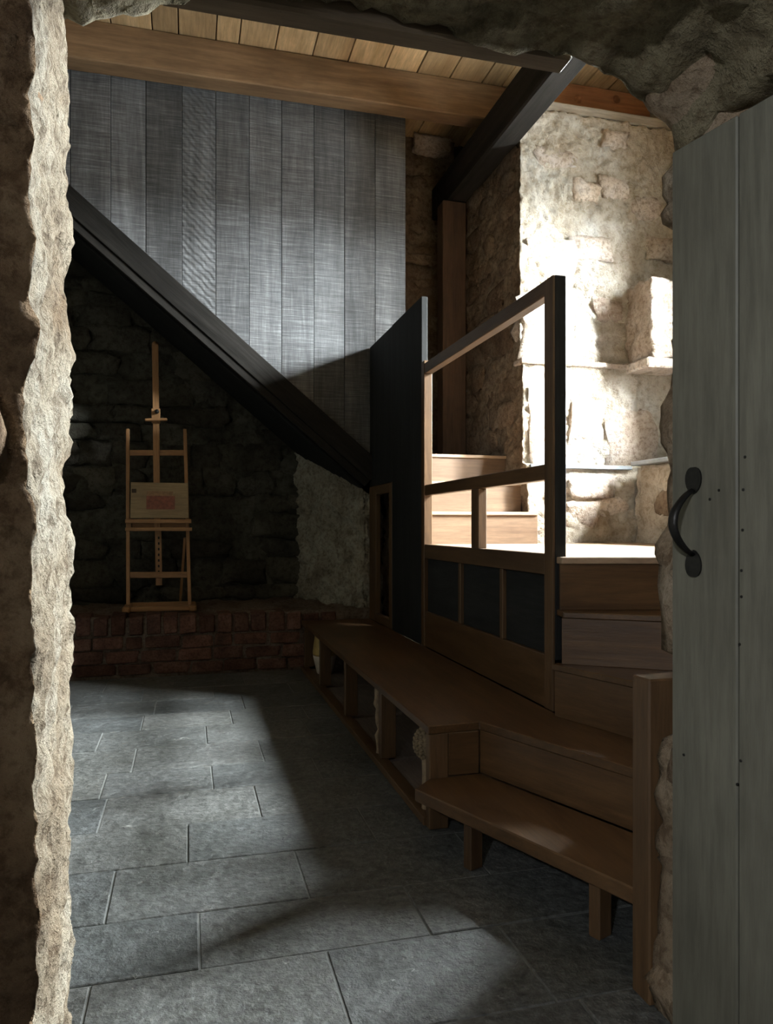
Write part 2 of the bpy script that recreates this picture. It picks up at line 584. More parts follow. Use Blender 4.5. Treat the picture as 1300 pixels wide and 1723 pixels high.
def rough_box(name, lo, hi, res, mat, amp=0.02, cell=0.22, seed=0, prof=None, parent=None, kind='structure', fine=0.5, faces='xXyYzZ', alt=None, ff=14):
    """masonry block: a finely gridded box pushed out into lumps, pits and a ragged outline; prof(pts) reshapes it first"""
    lo, hi = np.array(lo, float), np.array(hi, float)
    n = np.maximum(1, np.ceil((hi - lo) / res).astype(int))
    idx = {}
    P, Nn, Fc, Fm = [], [], [], []

    def vid(i, j, k, nrm):
        key = (i, j, k)
        if key not in idx:
            idx[key] = len(P)
            P.append((i, j, k))
            Nn.append([0.0, 0.0, 0.0])
        a = idx[key]
        for q in range(3):
            if nrm[q]:
                Nn[a][q] = nrm[q]
        return a
    for ax in range(3):
        u, v = [(1, 2), (2, 0), (0, 1)][ax]
        for side in (0, 1):
            if ('xyz', 'XYZ')[side][ax] not in faces:
                continue
            nrm = [0, 0, 0]
            nrm[ax] = 1 if side else -1
            g = np.empty((n[u] + 1, n[v] + 1), int)
            for a in range(n[u] + 1):
                for c in range(n[v] + 1):
                    q = [0, 0, 0]
                    q[ax] = n[ax] if side else 0
                    q[u], q[v] = a, c
                    g[a, c] = vid(*q, nrm)
            for a in range(n[u]):
                for c in range(n[v]):
                    f = (int(g[a, c]), int(g[a + 1, c]), int(g[a + 1, c + 1]), int(g[a, c + 1]))
                    Fc.append(f if side else f[::-1])
                    Fm.append(1 if alt and ('xyz', 'XYZ')[side][ax] in alt[0] else 0)
    P = lo + np.array(P, float) / n * (hi - lo)
    Nn = np.array(Nn)
    Nn /= np.linalg.norm(Nn, axis=1)[:, None]
    if prof is not None:
        P = prof(P)
    q = P + 0.05 * np.stack([fbm(P * 6, 2, seed + 1), fbm(P * 6, 2, seed + 2), fbm(P * 6, 2, seed + 3)], 1)
    b1, edge, hid = worley(q / np.array([cell * 1.25, cell * 1.25, cell * 0.8]), seed)
    d = amp * (0.9 * np.clip(edge * 2.2, 0, 1) + 0.9 * (hid - 0.5) - 0.6)
    d += amp * fine * fbm(P * ff, 4, seed + 4, 0.65)
    d += amp * 0.35 * fine * fbm(P * 55, 2, seed + 8, 0.6)
    P = P + Nn * d[:, None]
    P += amp * 0.35 * np.stack([fbm(P * 18, 2, seed + 11), fbm(P * 18, 2, seed + 12), fbm(P * 18, 2, seed + 13)], 1)
    o = mesh_obj(name, P, Fc, mat, parent, smooth=True)
    if alt:
        o.data.materials.append(alt[1])
        o.data.polygons.foreach_set('material_index', Fm)
    if kind and parent is None:
        o['kind'] = kind
    return o


# a few irregular stone shapes, shared by all the stones built into the walls
STONES = []


def stone_meshes():
    for k in range(9):
        bm = bmesh.new()
        bmesh.ops.create_cube(bm, size=1.0)
        bmesh.ops.subdivide_edges(bm, edges=bm.edges, cuts=3, use_grid_fill=True)
        for v in bm.verts:
            p = v.co.copy()
            r = max(abs(p.x), abs(p.y), abs(p.z)) * 2
            sph = p.normalized() * 0.5
            p = p.lerp(sph * 1.15, 0.38)
            q = np.array([[p.x * 2.2 + k * 9.1, p.y * 2.2, p.z * 2.2]])
            p += 0.16 * Vector((float(vnoise(q, 3)[0]), float(vnoise(q, 4)[0]), float(vnoise(q, 5)[0])))
            q2 = q * 3
            p += 0.05 * Vector((float(vnoise(q2, 6)[0]), float(vnoise(q2, 7)[0]), float(vnoise(q2, 8)[0])))
            v.co = p
        me = bpy.data.meshes.new('stone')
        bm.to_mesh(me)
        bm.free()
        me.polygons.foreach_set('use_smooth', [True] * len(me.polygons))
        STONES.append(me)


stone_meshes()
SMESH = {}


def stone(wall, c, size, mat, tilt=0.08, rotz=0.0, k=None, rnd=random):
    """one stone bedded in a wall"""
    k = rnd.randrange(len(STONES)) if k is None else k
    key = (k, mat.name)
    if key not in SMESH:
        me = STONES[k].copy()
        me.materials.append(mat)
        SMESH[key] = me
    o = bpy.data.objects.new('stone', SMESH[key])
    o.matrix_basis = (Matrix.Translation(c) @ Matrix.Rotation(rotz, 4, 'Z') @ Matrix.Rotation(rnd.uniform(-tilt, tilt), 4, 'Y')
                      @ Matrix.Diagonal((size[0], size[1], size[2], 1)))
    return put(o, wall)


def rubble(wall, origin, u, length, z0, z1, nrm, mat, proud=0.012, depth=0.10, seed=1, hmin=0.10, hmax=0.2, wmin=0.14, wmax=0.36, skip=0.25, keep=None):
    """coursed rubble stones over the face that starts at origin and runs along u, from z0 to z1"""
    rnd = random.Random(seed)
    u, nrm = Vector(u).normalized(), Vector(nrm).normalized()
    rotz = math.atan2(u.y, u.x)
    z = z0
    while z < z1 - 0.05:
        h = min(rnd.uniform(hmin, hmax), z1 - z)
        s = rnd.uniform(-0.1, 0.0)
        while s < length:
            w = rnd.uniform(wmin, wmax)
            if rnd.random() > skip:
                c = Vector(origin) + u * (s + w / 2) + nrm * (proud - depth / 2 + rnd.uniform(-0.012, 0.008))
                c.z = z + h / 2
                if s + w / 2 > 0.04 and s + w / 2 < length - 0.04 and (keep is None or keep(c)):
                    stone(wall, c, (w * 1.05, depth * 1.1, h * 1.05), mat, 0.07, rotz, None, rnd)
            s += w + 0.012
        z += h + 0.01


# ================================================================== THE SETTING
# ---- floor: bedding slab and riven slate flagstones
floor = box('floor', (-1.7, -1.7, -0.15), (4.6, 6.7, -0.0035), M_grout, None, 0)
setp(floor, kind='structure')
rows = [0.55, 0.86, 1.17, 1.50, 1.83, 2.10, 2.42, 2.73, 3.07, 3.37, 3.72, 4.05, 4.36, 4.70, 5.03, 5.46]
joint_px = {3: [(145, 1690), (570, 1665)], 4: [(335, 1580)], 5: [(185, 1510), (507, 1468)], 6: [(316, 1418)],
            7: [(172, 1372), (435, 1355)], 8: [(357, 1310)], 9: [(225, 1282), (439, 1262)], 10: [(347, 1236)], 11: [(390, 1211)]}
rnd = random.Random(3)
XMAX = 1.30
for r in range(len(rows) - 1):
    y0, y1 = rows[r], rows[r + 1]
    js = [-1.62]
    known = sorted(atZ(px, py, 0).x for px, py in joint_px.get(r, [])) or [rnd.uniform(-0.4, 0.3)]
    left = known[0]
    xs = []
    while left > -1.3:
        left -= rnd.uniform(0.38, 0.62)
        if left > -1.4:
            xs.append(left)
    js += sorted(xs) + known
    right = known[-1]
    while right < XMAX - 0.35:
        right += rnd.uniform(0.40, 0.66)
        if right < XMAX - 0.15:
            js.append(right)
    js.append(XMAX)
    for a, b in zip(js[:-1], js[1:]):
        if b - a < 0.05:
            continue
        dz = rnd.uniform(-0.002, 0.002)
        o = box('flagstone', (a + 0.002, y0 + 0.002, -0.04), (b - 0.002, y1 - 0.002, dz), M_slate, floor, 0.0025)
# lobby threshold stones under and in front of the doorway
for i in range(5):
    box('flagstone', (-1.6 + i * 0.58, -1.6, -0.04), (-1.03 + i * 0.58, 0.545, 0.0), M_slate, floor, 0.004)

# ---- doorway wall: left jamb, right jamb, lintel
DY0, DY1 = 1.07, 1.42
prL = [(115, 40), (118, 110), (115, 122), (119, 200), (112, 240), (116, 330), (119, 400), (112, 480), (122, 560), (124, 600), (117, 640),
       (126, 690), (122, 760), (110, 800), (107, 872), (125, 885), (125, 950), (117, 1000), (126, 1100), (118, 1200), (126, 1300), (118, 1400),
       (122, 1500), (118, 1600), (115, 1723), (115, 2200)]
prLn = [(45, -200), (45, 0), (56, 60), (49, 150), (46, 200), (60, 240), (50, 330), (40, 350), (56, 420), (45, 500), (65, 580), (50, 620),
        (30, 700), (46, 750), (60, 900), (62, 1100), (65, 1300), (72, 1500), (75, 1723), (75, 2600)]
prR = [(1060, 100), (1075, 180), (1095, 190), (1120, 210), (1130, 250), (1130, 275), (1112, 290), (1108, 330), (1112, 370), (1135, 385), (1135, 430), (1121, 455),
       (1117, 490), (1124, 540), (1124, 565), (1110, 585), (1124, 612), (1110, 640), (1106, 700), (1102, 745), (1116, 775), (1116, 880), (1096, 905),
       (1093, 930), (1097, 970), (1100, 1075), (1112, 1092), (1138, 1104), (1138, 1226), (1102, 1236), (1095, 1275), (1092, 1340), (1098, 1370), (1094, 1420), (1106, 1480),
       (1103, 1520), (1095, 1550), (1083, 1580), (1084, 1650), (1096, 1700), (1096, 2200)]
prS = [(90, 70), (115, 60), (140, 64), (165, 52), (190, 46), (250, 28), (300, 16), (415, -4), (500, 6), (600, 22), (700, 52), (800, 78), (890, 97), (935, 105),
       (960, 120), (985, 135), (1020, 137), (1045, 155), (1065, 178), (1090, 188), (1120, 214), (1132, 260)]


def prof_xz(pr, Y):
    a = [atY(px, py, Y) for px, py in pr]
    return a


LX = prof_xz(prL, DY1)
LXn = prof_xz(prLn, DY0)
RX = prof_xz(prR, DY1)
SX = prof_xz(prS, DY1)
zl = np.array([p.z for p in LX])[::-1]; xl = np.array([p.x for p in LX])[::-1]
zn = np.array([p.z for p in LXn])[::-1]; xn = np.array([p.x for p in LXn])[::-1]
zr = np.array([p.z for p in RX])[::-1]; xr = np.array([p.x for p in RX])[::-1]
xs_ = np.array([p.x for p in SX]); zs_ = np.array([p.z for p in SX])


def prof_left(P):
    t = np.clip((P[:, 1] - DY0) / (DY1 - DY0), 0, 1)
    e = (0.55 * np.interp(P[:, 2], zn, xn) + 0.45 * xn.mean()) * (1 - t) + np.interp(P[:, 2], zl, xl) * t
    f = np.clip((P[:, 0] + 1.5) / (1.5 - 0.2), 0, 1)      # 1 at the reveal
    P[:, 0] = -1.5 + f * (e + 1.5)
    return P


def prof_right(P):
    t = np.clip((P[:, 1] - DY0) / (DY1 - DY0), 0, 1)
    e = np.interp(P[:, 2], zr, xr) + (1 - np.clip(t * 1.6, 0, 1)) * 0.16 + 0.012
    f = np.clip((P[:, 0] - 1.0) / 3.5, 0, 1)
    P[:, 0] = e + f * (4.5 - e)
    return P


def prof_sof(P):
    t = np.clip((P[:, 1] - DY0) / (DY1 - DY0), 0, 1)
    bot = np.interp(P[:, 0], xs_, zs_) + (1 - t) * 0.02 + 0.012
    f = np.clip((P[:, 2] - 2.0) / (4.45 - 2.0), 0, 1)
    P[:, 2] = bot + f * (4.45 - bot)
    return P


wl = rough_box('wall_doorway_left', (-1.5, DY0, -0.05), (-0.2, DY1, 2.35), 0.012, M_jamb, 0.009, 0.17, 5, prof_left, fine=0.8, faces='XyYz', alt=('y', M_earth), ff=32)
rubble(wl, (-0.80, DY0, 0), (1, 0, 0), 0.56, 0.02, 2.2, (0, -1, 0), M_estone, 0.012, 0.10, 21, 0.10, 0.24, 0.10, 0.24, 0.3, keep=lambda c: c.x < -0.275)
wr = rough_box('wall_doorway_right', (1.0, DY0, -0.05), (4.5, DY1, 2.35), 0.02, M_warm, 0.012, 0.17, 9, prof_right, fine=0.6, faces='xyYz')
for z, h, dx in ((0.91, 0.26, 0.0), (0.50, 0.17, 0.0), (0.33, 0.15, 0.004), (0.08, 0.16, -0.006), (1.22, 0.2, 0.0), (1.45, 0.15, 0.0), (1.65, 0.18, 0.0)):
    e = float(np.interp(z, zr, xr))
    stone(wr, (e + 0.085 + dx, DY1 - 0.075, z), (0.15, 0.13, h), M_wstone, 0.04)
wt = rough_box('wall_doorway_lintel', (-1.5, DY0, 2.0), (4.5, DY1, 4.45), 0.022, M_olive, 0.014, 0.2, 14, prof_sof, fine=0.9, faces='yYz')

# ---- room walls
wall_far = rough_box('wall_far', (-1.6, 6.25, 0.0), (4.5, 6.6, 4.5), 0.032, M_soot, 0.035, 0.26, 3, fine=0.7, faces='yxX')
wall_left = rough_box('wall_left', (-1.75, DY1 - 0.4, 0.0), (-1.45, 6.6, 4.5), 0.07, M_soot, 0.03, 0.25, 4, faces='X')


def prof_stairwall(P):
    z = P[:, 2]
    f = np.clip((P[:, 1] - 4.7) / (6.4 - 4.7), 0, 1)
    face = np.where(z > 2.185, 4.73, np.where(z > 1.465, 4.69, 4.63 - 0.05 * np.clip((1.44 - z) / 0.5, 0, 1)))
    P[:, 1] = face + f * (6.4 - face)
    return P


wall_stair = rough_box('wall_stair', (2.2, 4.7, 0.0), (3.7, 6.4, 3.93), 0.0165, M_lime, 0.012, 0.34, 12, prof_stairwall, fine=1.0, faces='xyZ', ff=26, alt=('x', M_warm))
# single stones that show through the lime on the lit face
for (xa, ya, xb, yb, pr, kk) in ((872, 505, 942, 602, 0.020, 1), (890, 655, 945, 775, 0.016, 2), (1020, 690, 1098, 778, 0.022, 3), (955, 665, 1015, 745, 0.010, 4),
                                 (1062, 330, 1108, 372, 0.020, 5), (1010, 300, 1060, 336, 0.014, 6), (885, 400, 960, 470, 0.012, 7), (965, 300, 1005, 340, 0.008, 8),
                                 (1085, 395, 1132, 440, 0.022, 0), (960, 800, 1030, 836, 0.012, 2), (1004, 838, 1052, 866, 0.010, 5), (952, 845, 1000, 885, 0.010, 7),
                                 (960, 400, 1030, 440, 0.010, 1), (900, 245, 965, 285, 0.008, 3), (1010, 215, 1055, 255, 0.012, 4), (1000, 505, 1050, 540, 0.012, 6)):
    ym = (ya + yb) / 2
    Yf = 4.73 if ym < 608 else (4.69 if ym < 782 else 4.60)
    a, b = atY(xa, ya, Yf), atY(xb, yb, Yf)
    stone(wall_stair, ((a.x + b.x) / 2, Yf + 0.05 - pr, (a.z + b.z) / 2), (abs(b.x - a.x) * 1.05, 0.12, abs(a.z - b.z) * 1.08), M_stone, 0.05, 0, kk)
rubble(wall_stair, (2.2, 4.84, 0), (0, 1, 0), 1.4, 1.6, 3.9, (-1, 0, 0), M_wstone, 0.008, 0.10, 33, 0.10, 0.2, 0.16, 0.36, 0.35)
# slate ledges where the wall steps back
pa, pb = atY(886, 785, 4.16), atY(1060, 787, 4.16)
box('slate_ledge', (2.22, 4.60, 1.44), (2.99, 4.72, 1.467), M_slsill, wall_stair, 0.004)
box('stone_ledge', (2.18, 4.665, 2.155), (3.25, 4.80, 2.192), M_stone, wall_stair, 0.008)
blk = rough_box('stone', (3.02, 4.43, 2.19), (3.24, 4.77, 2.74), 0.03, M_stone, 0.018, 0.2, 61, None, wall_stair)
box('stone_ledge', (2.99, 4.42, 2.125), (3.32, 4.70, 2.192), M_stone, wall_stair, 0.012)
# low pier under the stair window, capped with slate
pier = rough_box('wall_pier', (2.98, 1.40, 0.0), (3.55, 4.55, 1.46), 0.028, M_lime, 0.022, 0.24, 41, fine=0.8, faces='xZ')
box('slate_cap', (2.91, 4.05, 1.457), (3.5, 4.50, 1.486), M_slsill, pier, 0.004)
box('slate_cap', (2.92, 3.30, 1.457), (3.5, 4.04, 1.486), M_slsill, pier, 0.004)
rubble(pier, (2.98, 2.9, 0), (0, 1, 0), 1.6, 0.95, 1.44, (-1, 0, 0), M_wstone, 0.012, 0.1, 35, 0.12, 0.2, 0.2, 0.4, 0.2)

par = rough_box('wall_light_block', (2.05, 1.40, 0.0), (2.22, 2.64, 1.84), 0.035, M_lime, 0.012, 0.22, 45, faces='xXYZ')  # unseen wall added to keep window light off the step bench and near floor

# outer right wall with the stair window
wx0, wx1 = WIN['x'], WIN['x'] + 0.14
cols = [(0.9, WIN['y0'], None), (WIN['y0'], WIN['y1'], WIN), (WIN['y1'], WIN2['y0'], None), (WIN2['y0'], WIN2['y1'], WIN2), (WIN2['y1'], 6.6, None)]
wall_right = bpy.data.objects.new('wall_right', None)
wall_right.location = (wx0, 3.5, 0)
COL.objects.link(wall_right)
setp(wall_right, kind='structure')
for i, (ya, yb, q) in enumerate(cols):
    for za, zb in (((0.0, 4.5),) if q is None else ((0.0, q['z0']), (q['z1'], 4.5))):
        rough_box('masonry', (wx0, ya, za), (wx1, yb, zb), 0.09, M_lime, 0.012, 0.25, 51 + i, None, wall_right, faces='xyYzZ')
        box('outer_leaf', (wx0 + 0.03, ya - 0.002, za - 0.002), (wx1 + 0.05, yb + 0.002, zb + 0.002), M_soot, wall_right, 0)


def glass_mat():
    m = bpy.data.materials.new('window_glass')
    m.use_nodes = True
    nt = m.node_tree
    for n in list(nt.nodes):
        nt.nodes.remove(n)
    out = nt.nodes.new('ShaderNodeOutputMaterial')
    t = nt.nodes.new('ShaderNodeBsdfTransparent')
    t.inputs[0].default_value = (0.95, 0.97, 0.96, 1)
    g = nt.nodes.new('ShaderNodeBsdfGlossy')
    g.inputs['Roughness'].default_value = 0.05
    mx = nt.nodes.new('ShaderNodeMixShader')
    mx.inputs[0].default_value = 0.06
    nt.links.new(t.outputs[0], mx.inputs[1])
    nt.links.new(g.outputs[0], mx.inputs[2])
    nt.links.new(mx.outputs[0], out.inputs[0])
    return m


M_glass = glass_mat()
M_frame = plain('white_window_paint', (0.6, 0.6, 0.57), 0.5)
xw, fr = wx0 + 0.05, 0.035
for wname, Q in (('window_1', WIN), ('window_2', WIN2)):
    win = bpy.data.objects.new(wname, None)
    ym, zm = (Q['y0'] + Q['y1']) / 2, (Q['z0'] + Q['z1']) / 2
    win.location = (xw, ym, Q['z0'])
    COL.objects.link(win)
    setp(win, kind='structure')
    for (a, b) in (((xw, Q['y0'], Q['z0']), (xw + 0.05, Q['y0'] + fr, Q['z1'])), ((xw, Q['y1'] - fr, Q['z0']), (xw + 0.05, Q['y1'], Q['z1'])),
                   ((xw, Q['y0'] + fr, Q['z0']), (xw + 0.05, Q['y1'] - fr, Q['z0'] + fr)), ((xw, Q['y0'] + fr, Q['z1'] - fr), (xw + 0.05, Q['y1'] - fr, Q['z1']))):
        box('window_frame', a, b, M_frame, win)
    box('glazing_bar', (xw + 0.01, ym - 0.01, Q['z0'] + fr), (xw + 0.04, ym + 0.01, Q['z1'] - fr), M_frame, win)
    for ya, yb in ((Q['y0'] + fr, ym - 0.01), (ym + 0.01, Q['y1'] - fr)):
        box('pane', (xw + 0.023, ya, Q['z0'] + fr), (xw + 0.027, yb, Q['z1'] - fr), M_glass, win, 0)

# ---- lobby behind the camera
box('wall_lobby_right', (1.30, -1.75, 0), (1.5, DY0 + 0.05, 2.5), M_plaster, None, 0)['kind'] = 'structure'
box('wall_lobby_back', (-1.4, -1.8, 0), (1.5, -1.6, 2.5), M_plaster, None, 0)['kind'] = 'structure'
c = FILL_SLIT
lw = bpy.data.objects.new('wall_lobby_left', None)
COL.objects.link(lw)
setp(lw, kind='structure')
for a, b in (((c['x'] - 0.05, -1.75, 0), (c['x'], DY0 + 0.05, c['z0'])), ((c['x'] - 0.05, -1.75, c['z1']), (c['x'], DY0 + 0.05, 2.5)),
             ((c['x'] - 0.05, -1.75, c['z0']), (c['x'], c['y0'], c['z1'])), ((c['x'] - 0.05, c['y1'], c['z0']), (c['x'], DY0 + 0.05, c['z1']))):
    box('masonry', a, b, M_plaster, lw, 0)
# plain outer leaf of the walls
for nm, lo, hi in (('wall_outer_left', (-1.95, 0.9, -0.1), (-1.72, 6.9, 4.6)), ('wall_outer_far', (-1.95, 6.55, -0.1), (4.7, 6.9, 4.6)),
                   ('wall_core_right', (1.30, 1.12, -0.1), (4.5, 1.36, 4.6)), ('wall_core_left', (-1.95, 1.12, -0.1), (-0.45, 1.36, 4.6)), ('wall_core_top', (-1.95, 1.12, 2.3), (4.5, 1.36, 4.6)),
                   ('ceiling_roof', (-1.95, 0.9, 4.52), (4.7, 6.9, 4.7))):
    box(nm, lo, hi, M_soot, None, 0)['kind'] = 'structure'
box('ceiling_lobby', (-1.4, -1.8, 2.45), (1.5, DY0 + 0.1, 2.6), M_plaster, None, 0)['kind'] = 'structure'

# ---- ceiling boards
CZ = 4.40
ceil = box('ceiling', (-1.75, DY0, CZ + 0.03), (4.6, 6.65, CZ + 0.12), M_post('Y'), None, 0)
setp(ceil, kind='structure')
cuts_px = [(186, 78), (256, 60), (300, 65), (363, 76), (402, 82), (463, 92), (526, 102), (586, 112), (648, 122), (702, 132), (757, 140), (811, 150)]
cx = [atY(px, 120, 5.28).x for px, _ in cuts_px]
cx = [-1.6, -1.33, -1.1, -0.85, -0.62] + [x for x in cx if x > -0.55]
while cx[-1] < 4.4:
    cx.append(cx[-1] + 0.2 + 0.04 * math.sin(len(cx) * 2.1))
for i, (a, b) in enumerate(zip(cx[:-1], cx[1:])):
    box('ceiling_board', (a + 0.004, DY1 - 0.2, CZ + random.uniform(-0.003, 0.004)), (b - 0.004, 6.6, CZ + 0.03), M_ceil('Y'), ceil, 0.003)

# ---- painted plank door standing open on the right
dvec = Vector((0.184, -0.983, 0)).normalized()
d0 = Vector((0.932, 1.30, 0))
door = bpy.data.objects.new('door_1', None)
door.location = d0 + dvec * 0.4
COL.objects.link(door)
setp(door, kind='structure')
DT = 1.795
nv = Vector((-dvec.y, dvec.x, 0))
nv = nv if nv.x < 0 else -nv            # the face we see looks towards -X
for i in range(5):
    a = d0 + dvec * (i * 0.156 + 0.0015)
    b = d0 + dvec * ((i + 1) * 0.156 - 0.0015)
    m = (a + b) / 2 - nv * 0.014
    mtx = Matrix.Translation((m.x, m.y, 0.015 + (DT - 0.015) / 2)) @ Matrix.Rotation(math.atan2(dvec.y, dvec.x), 4, 'Z')
    o = mesh_obj('board', boxv((b - a).length, 0.028, DT - 0.015), BOXF, M_paint('Z'), door, mtx=mtx)
    bevel_mesh(o, 0.003)
for z in (0.25, 1.55):
    m = d0 + dvec * 0.39 - nv * 0.04
    mtx = Matrix.Translation((m.x, m.y, z)) @ Matrix.Rotation(math.atan2(dvec.y, dvec.x), 4, 'Z')
    mesh_obj('ledge', boxv(0.72, 0.024, 0.12), BOXF, M_paint('X'), door, mtx=mtx)
nail_me = None
for px, py in ((1253, 769), (1250, 824), (1209, 825), (1249, 892), (1247, 960), (1247, 1004), (1244, 1084), (1194, 840), (1246, 1280), (1240, 1320), (1150, 1270)):
    r_ = ratio(px)
    t = (r_ * d0.y - d0.x) / (dvec.x - r_ * dvec.y)
    q = d0 + dvec * t
    z = CAMH + (HY - py) / F * (q.x * sN + q.y * cS)
    mtx = Matrix.Translation(q + nv * 0.0004 + Vector((0, 0, z))) @ nv.to_track_quat('Z', 'Y').to_matrix().to_4x4()
    if nail_me is None:
        no = lathe('nail', [(0.0028, -0.002), (0.0028, 0.0004), (0.0018, 0.0008)], M_iron, door, seg=8, mtx=mtx)
        nail_me = no.data
    else:
        no = bpy.data.objects.new('nail', nail_me)
        no.matrix_basis = mtx
        put(no, door)
# hand-forged pull handle
hp = d0 + dvec * 0.058
pts, rad = [], []
zt, zb = 1.118, 0.995
handle = bpy.data.objects.new('handle', None)
handle.location = hp + Vector((0, 0, 1.06))
put(handle, door)
for k in range(17):
    t = k / 16
    z = zt + (zb - zt) * t
    out = 0.006 + 0.050 * math.sin(math.pi * t) ** 0.8
    pts.append(hp + nv * out + Vector((0, 0, z)))
    rad.append(0.0045 + 0.0025 * math.sin(math.pi * t))
sweep('grip', pts, rad, M_iron, handle, 10, 1.5, tuple(nv))
for z, s in ((1.137, 1), (0.978, -1)):
    vs, fs = [], []
    seg = 20
    for layer, off in ((0, 0.0005), (1, 0.004)):
        for k in range(seg):
            an = 2 * math.pi * k / seg
            p = hp + dvec * (0.019 * math.cos(an)) + nv * off + Vector((0, 0, z + 0.026 * math.sin(an) + 0.004 * s * abs(math.cos(an))))
            vs.append(p)
    fs = [tuple(range(seg))[::-1], tuple(range(seg, 2 * seg))] + [(k, (k + 1) % seg, seg + (k + 1) % seg, seg + k) for k in range(seg)]
    bevel_mesh(mesh_obj('backplate', vs, fs, M_iron, handle), 0)

# ================================================================== TIMBER OVERHEAD
lint = box('lintel_beam', (-0.05, DY1 + 0.005, 2.033), (0.785, DY1 + 0.062, 2.24), M_lint('X'), None, 0.006)
setp(lint, 'smooth greyish wooden lintel beam set behind the rough stone over the doorway', 'beam')
b1 = box('ceiling_beam', (-1.45, 5.28, 4.13), (2.56, 5.44, CZ - 0.004), M_beam('X'), None, 0.008)
setp(b1, 'long light brown ceiling beam running above the black plank partition', 'beam')
b2 = box('tarred_beam', (2.03, 1.50, 3.68), (2.2, 6.14, 3.95), M_tar('Y'), None, 0.012)
setp(b2, 'thick black tarred beam crossing under the ceiling to the dark wall post', 'beam')
b3 = box('ceiling_beam', (2.62, 5.11, 4.20), (3.48, 5.29, CZ - 0.004), M_redbeam('X'), None, 0.006)
setp(b3, 'orange red pine ceiling beam with two bolts above the sunlit stone wall', 'beam')
for px in (972, 1037):
    p = atY(px, 167, 5.11)
    mtx = Matrix.Translation((p.x, 5.115, p.z)) @ Matrix.Rotation(math.pi / 2, 4, 'X')
    lathe('bolt', [(0.032, 0), (0.032, 0.006), (0.018, 0.007), (0.018, 0.02), (0.012, 0.024)], M_redbeam('Z'), b3, seg=12, mtx=mtx)
plate = box('wall_plate', (2.24, 4.74, 3.935), (3.48, 4.92, 4.01), wood('pale_wall_plate', (0.34, 0.29, 0.23), (0.5, 0.45, 0.38), 'X', 0.8), None, 0.01)
setp(plate, 'pale grey timber wall plate lying on top of the sunlit stone wall', 'beam')
post = box('wall_post', (1.985, 5.71, 1.555), (2.185, 5.86, 3.678), M_post('Z'), None, 0.008)
setp(post, 'tall dark brown post standing on the stair platform against the stone wall', 'post')

# ================================================================== PLANK PARTITION
PY = 5.45
part = empty('plank_partition', (0.4, PY, 2.0), 'partition of wide black rough-sawn vertical planks above the sloping stair string', 'partition')
pk_px = [50, 118, 186, 245, 306, 363, 419, 474, 528, 580, 631, 683]
pk = [ratio(p) * PY for p in pk_px]
pk = [pk[0] - 0.25] + pk
saw = sawtooth_mat(M_plank('Z'))


def string_top(x):
    return 3.33 - 0.846 * (x + 0.763)


for i, (a, b) in enumerate(zip(pk[:-1], pk[1:])):
    # each plank leans a little on its neighbour, like shiplap; the foot follows the string
    t = 0.028
    dyl, dyr = (0.0, 0.012) if i % 2 else (0.010, 0.0)
    cxm = (a + b) / 2
    za, zb = string_top(a) - 0.06, string_top(b) - 0.06
    zt = 4.36
    zc = 3.0
    vs = []
    for x, z0, dy in ((a + 0.0015, za, dyl), (b - 0.0015, zb, dyr)):
        vs += [(x - cxm, dy, z0 - zc), (x - cxm, dy + t, z0 - zc), (x - cxm, dy, zt - zc), (x - cxm, dy + t, zt - zc)]
    fs = [(0, 1, 3, 2), (4, 6, 7, 5), (0, 4, 5, 1), (2, 3, 7, 6), (0, 2, 6, 4), (1, 5, 7, 3)]
    o = mesh_obj('plank', vs, fs, saw if i == 5 else M_plank('Z'), part, loc=(cxm, PY, zc))
    bevel_mesh(o, 0.002)

# ================================================================== STAIRCASE
stairs = empty('staircase', (1.7, 3.2, 0), 'wooden winding staircase rising behind the railing to a pale landing and the black string', 'staircase')
Z1, Z2, Z3, Z4, Z5 = 0.18, 0.36, 0.55, 0.74, 0.935
nw = Vector((1.30, 2.49))


def ray(a, ang, ln):
    return (a[0] + math.sin(ang) * ln, a[1] - math.cos(ang) * ln)


cA = (1.285, 2.47)
cE = ray(cA, math.radians(18), 1.06)
bA = (1.306, 2.455)
bE = ray(bA, math.radians(56), 0.885)
aA = (1.325, 2.50)
aE = ray(aA, math.radians(76), 1.69)
# risers
riser('riser', cA, cE, Z2, Z3 - 0.022, M_oak('X'), stairs)
riser('riser', bA, bE, Z3, Z4 - 0.022, M_oak('X'), stairs)
riser('riser', aA, aE, Z4, Z5 - 0.025, M_oak('X'), stairs)
# treads
prism('tread', [(cA[0] - 0.012, cA[1]), (cE[0] - 0.012, cE[1]), (2.04, 1.47), (bE[0], bE[1] + 0.03), (bA[0], bA[1] + 0.03)], Z3 - 0.022, Z3, M_oak('X'), stairs)
prism('tread', [(bA[0] - 0.0, bA[1] - 0.012), (bE[0], bE[1] - 0.012), (2.04, 2.35), (aA[0], aA[1] + 0.03)], Z4 - 0.022, Z4, M_oak('X'), stairs)
prism('landing', [(aA[0], aA[1] - 0.012), (aE[0], aE[1] - 0.012), (2.97, 4.62), (1.345, 4.62)], Z5 - 0.025, Z5, M_ply('X'), stairs)
